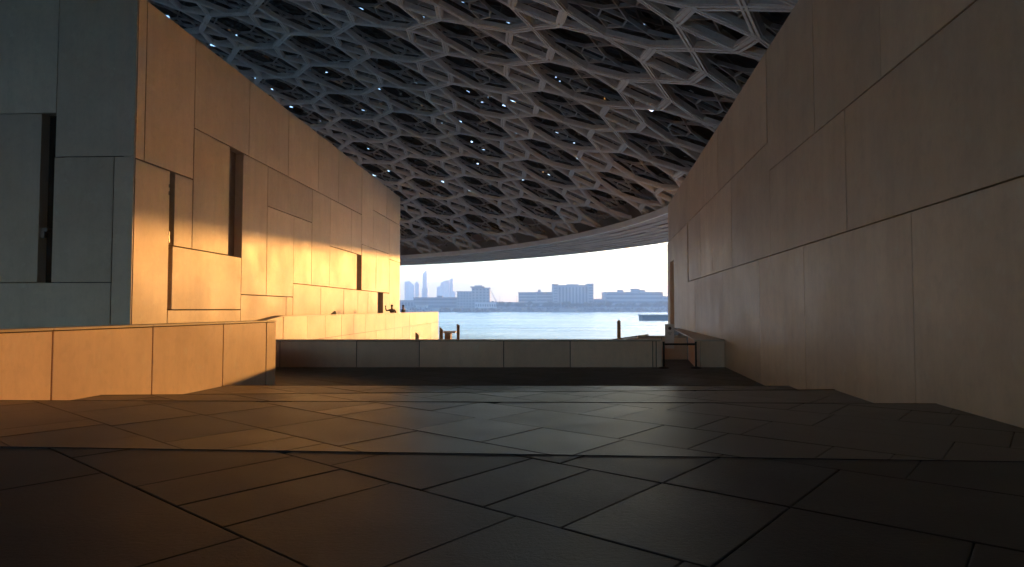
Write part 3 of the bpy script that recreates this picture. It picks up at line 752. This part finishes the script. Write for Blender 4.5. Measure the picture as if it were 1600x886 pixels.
def anchor(r):
    xs = [c.matrix_world.translation for c in r.children]
    vs = [vv.co for c in r.children for vv in c.data.vertices]
    if not vs: return
    x = sum(q.x for q in vs) / len(vs); y = min(q.y for q in vs); z = min(q.z for q in vs)
    r.location = (x, y, z); child_fix(r)
b = bld('waterfront_shed', 'low flat canopy building at the far left edge of the shore view')
block(b, 622, 646, 470, 860, 25, 1, conc, 'g', None, 5); anchor(b)
b = bld('terminal_building', 'long low three-storey block with horizontal window bands on far shore')
X0, X1, z0, z1 = block(b, 646, 714, 465.5, 850, 30, 3, conc2, 'h')
block(b, 683, 691, 463, 852, 10, 1, conc2, 'n', z1 + .9, name='roof_hut'); anchor(b)
b = bld('office_block', 'stepped blue-grey office block with overhanging flat roof on far shore')
block(b, 714, 737, 456, 845, 26, 6, conc, 'g', None, 5); X0, X1, z0, z1 = block(b, 737, 765, 450.5, 843, 30, 7, conc, 'g', None, 5)
MB().box(xat(735, 843), xat(757, 843), 840, 870, z1 + .82, z1 + 2.4).build('roof_slab', conc, b)
MB().box(xat(741, 843), xat(753, 843), 848, 862, z1 + 2.41, z1 + 4).build('roof_hut', conc, b); anchor(b)
b = bld('arcade_building', 'low white colonnaded pavilion in front of the stepped office block')
X0, X1, z0, z1 = block(b, 742, 775, 473.5, 826, 12, 1, fwhite, 'g', None, 9); anchor(b)
b = bld('kiosk', 'small pale kiosk by the water below the long low block')
block(b, 650, 667, 478.5, 815, 10, 1, fwhite, 'h'); anchor(b)
b = bld('long_shed', 'very low pale shed stretching between two blocks on far shore')
block(b, 775, 812, 473, 900, 20, 1, conc, 'h'); anchor(b)
b = bld('apartment_block', 'mid-height pale block with rows of windows adjoining the tallest block')
block(b, 810.5, 838, 457.5, 880, 30, 5, conc, 'h', None); X0, X1, z0, z1 = block(b, 838.2, 864, 457.2, 882, 28, 5, conc, 'h')
MB().box(xat(841, 880), xat(845, 880), 885, 890, z1 + .9, z1 + 4).build('roof_hut', conc, b); anchor(b)
b = bld('apartment_block', 'tallest wide block with vertical bands and corner towers on far shore')
X0, X1, z0, z1 = block(b, 872, 919, 446.5, 872, 26, 9, conc, 'v', None, 9)
block(b, 864.3, 872, 444.5, 869, 30, 9, conc, 'h', name='corner_tower'); block(b, 919, 927.5, 444, 869, 30, 9, conc, 'h', name='corner_tower')
block(b, 887, 903, 445.2, 876, 12, 1, conc, 'n', z1 + .85, name='roof_hut'); anchor(b)
b = bld('long_shed', 'low link building between the tallest block and the wide right-hand block')
block(b, 927.8, 946.5, 468, 890, 18, 2, conc, 'h'); anchor(b)
b = bld('warehouse_block', 'wide pale block with stepped rooftop huts at the right of the far shore')
X0, X1, z0, z1 = block(b, 946.8, 1036, 457, 900, 40, 4, conc, 'h')
for xa, xb, yt in ((967, 974, 454), (988, 999, 452), (1001, 1008, 453.8)): block(b, xa, xb, yt, 905, 12, 1, conc, 'n', z1 + .85, name='roof_hut')
block(b, 1036.3, 1062, 463.5, 904, 30, 3, conc, 'h', name='side_wing'); anchor(b)
# hazy skyline
DT = 1950; tower_m = mat_plain('haze_paled_tower', (.7, .7, .7), .6, 0, .05, .01)  # part of the haze fade is in this pale colour and white bands
def tower(label, secs):
    r = bld('skyscraper', label, 'skyscraper')
    for x0, x1, ya, yb in secs:      # ya, yb: top rows at the left and right edges
        X0, X1 = xat(x0, DT), xat(x1, DT); za_, zb2 = zat(ya, DT), zat(yb, DT); dp = max(14, (X1 - X0) * .7)
        v = [(X0, DT, LZ - 1), (X1, DT, LZ - 1), (X1, DT + dp, LZ - 1), (X0, DT + dp, LZ - 1), (X0, DT, za_), (X1, DT, zb2), (X1, DT + dp, zb2), (X0, DT + dp, za_)]
        link('shaft', v, BF, tower_m, r)
        for k in range(3):
            xx = X0 + (X1 - X0) * (k + .7) / 4; MB().box(xx, xx + (X1 - X0) * .1, DT - .5, DT - .02, LZ, min(za_, zb2) - 3).build('window_band', fwhite, r)
    anchor(r)
tower('faint hazy tower with sloping shoulder at the left of the skyline', [(632, 640, 441, 438.5), (640.1, 647, 440, 446)])
tower('faint slim round-topped hazy tower second in the skyline', [(648.5, 651.3, 443, 439.5), (651.4, 654.4, 439.5, 444)])
tower('tallest slender hazy skyscraper with a pointed top', [(658.8, 668, 450, 450), (660.2, 666.6, 428, 421)])
tower('broad stepped hazy tower right of the tallest skyscraper', [(682.3, 688, 448, 447.5), (688.1, 694, 441, 439.5), (694.1, 701.5, 438.5, 438)])
tower('slanted hazy tower at the right end of the faint skyline', [(702.2, 707.5, 436.5, 434), (707.6, 711.5, 455, 456)])
# breakwater
bw = empty('breakwater', (0, 0, 0)); tag(bw, 'long flat concrete breakwater low in the water at right', 'breakwater')
Yb = 200.0; z1 = zat(491.6, Yb); xb0 = xat(1004, Yb); n_ = 9
for k in range(n_):
    MB().box(xb0 + k * 4.2, xb0 + k * 4.2 + 4.12, Yb, Yb + 6, WATER_Z - 1, z1 - .4).build('caisson', conc2, bw)
MB().box(xb0 - .3, xb0 + n_ * 4.2 + .2, Yb - .3, Yb + 6.3, z1 - .39, z1).build('deck', conc, bw); anchor(bw)
# flag poles and cranes
for i, (px, yt, D, lab) in enumerate(((932.5, 447, 885, 'thin pole nearest the tallest block'), (936, 447.5, 887, 'second thin pole from the tallest block'), (939.5, 449, 889, 'third thin pole from the tallest block'), (944, 449, 891, 'thin pole nearest the wide right-hand block'),
                                  (781, 464, 860, 'thin lamp mast right of the stepped office block'), (807.5, 463, 870, 'thin lamp mast left of the mid-height pale block'))):
    r = empty('mast', (xat(px, D), D, LZ)); tag(r, lab + ' on far shore', 'mast', 'masts on the far shore')
    h = zat(yt, D) - LZ; MB().cyl((0, 0), .22, .12, 0, h, 8).build('pole', conc2, r); MB().box(-.7, .7, -.15, .15, h, h + .35).build('head', conc2, r)
cr = empty('crane', (xat(776, 870), 870, LZ)); tag(cr, 'pale lattice crane with slanted jib behind the colonnaded pavilion', 'crane')
zj = zat(455, 870) - LZ; MB().tube((0, 0, 0), (.5, 0, 9), .8).build('base', fwhite, cr)
MB().tube((.5, 0, 6), (-7.5, 0, zj), .3).tube((1.3, 0, 6), (-7.4, 0, zj), .3).build('jib', fwhite, cr)
# trees along the shore
leaf = mat_plain('shore_foliage', (.03, .045, .02), .9, 0, .4, .3); bark = mat_plain('shore_bark', (.08, .06, .045), .9)
tk = random.Random(9); crowns = []
for q in range(4):
    mb = MB()
    lobes = [Vector((tk.gauss(0, 1.1), tk.gauss(0, 1.1), 3.4 + tk.uniform(-1.2, 1.6))) for _ in range(7)]
    for k in range(420):
        c = tk.choice(lobes) + Vector((tk.gauss(0, .62), tk.gauss(0, .62), tk.gauss(0, .55)))
        a = Vector((tk.uniform(-1, 1), tk.uniform(-1, 1), tk.uniform(-1, 1))).normalized(); b2 = a.orthogonal().normalized(); s = tk.uniform(.25, .5)
        mb.add([c + a * s, c + b2 * s * .6, c - a * s, c - b2 * s * .6], [(0, 1, 2, 3)])
    o = mb.build('crown', leaf); crowns.append(o.data); bpy.data.objects.remove(o)
mb = MB().cyl((0, 0), .22, .13, -.3, 2.6, 8).tube((0, 0, 2.2), (.7, .2, 3.6), .08, 6).tube((0, 0, 2.2), (-.6, -.3, 3.8), .08, 6)
o = mb.build('trunk', bark); trunk_me = o.data; bpy.data.objects.remove(o)
tx = [764, 770, 777, 783, 792, 797, 810, 815, 820, 828, 834, 840, 851, 854, 858, 864, 869, 873, 883, 887, 892, 897, 902, 908, 915, 918, 924, 931, 936, 941, 949, 953, 963, 970, 977.5, 990, 1003, 1008, 1013, 1024, 1029, 1034, 1039, 1044]
for i, px in enumerate(tx):
    D = shoreY(40 + (px - 800) * .8) + 24 + tk.uniform(-2, 6); r = empty('shore_tree', (xat(px, D), D, LZ)); r.rotation_euler = (0, 0, tk.uniform(0, 6)); s = tk.uniform(1.1, 1.75); r.scale = (s * 1.1, s * 1.1, s)
    tag(r, 'small dark green tree in the row along the far shore', 'tree', 'trees along the far shore')
    inst('crown', crowns[i % 4], r); inst('trunk', trunk_me, r)

# ------------------------------------------------------------------ haze
k = bpy.data.materials.new('haze'); k.use_nodes = True; t = k.node_tree; t.nodes.clear()
ou = t.nodes.new('ShaderNodeOutputMaterial'); pv = t.nodes.new('ShaderNodeVolumePrincipled')
pv.inputs['Color'].default_value = (.66, .79, .94, 1); pv.inputs['Density'].default_value = HAZE_DENSITY; pv.inputs['Anisotropy'].default_value = 0.0
t.links.new(pv.outputs[0], ou.inputs['Volume'])
hzb = MB().box(-3500, 3500, -3500, 3500, WATER_Z - 3, 134).build('haze', k); tag(hzb, kind='stuff')
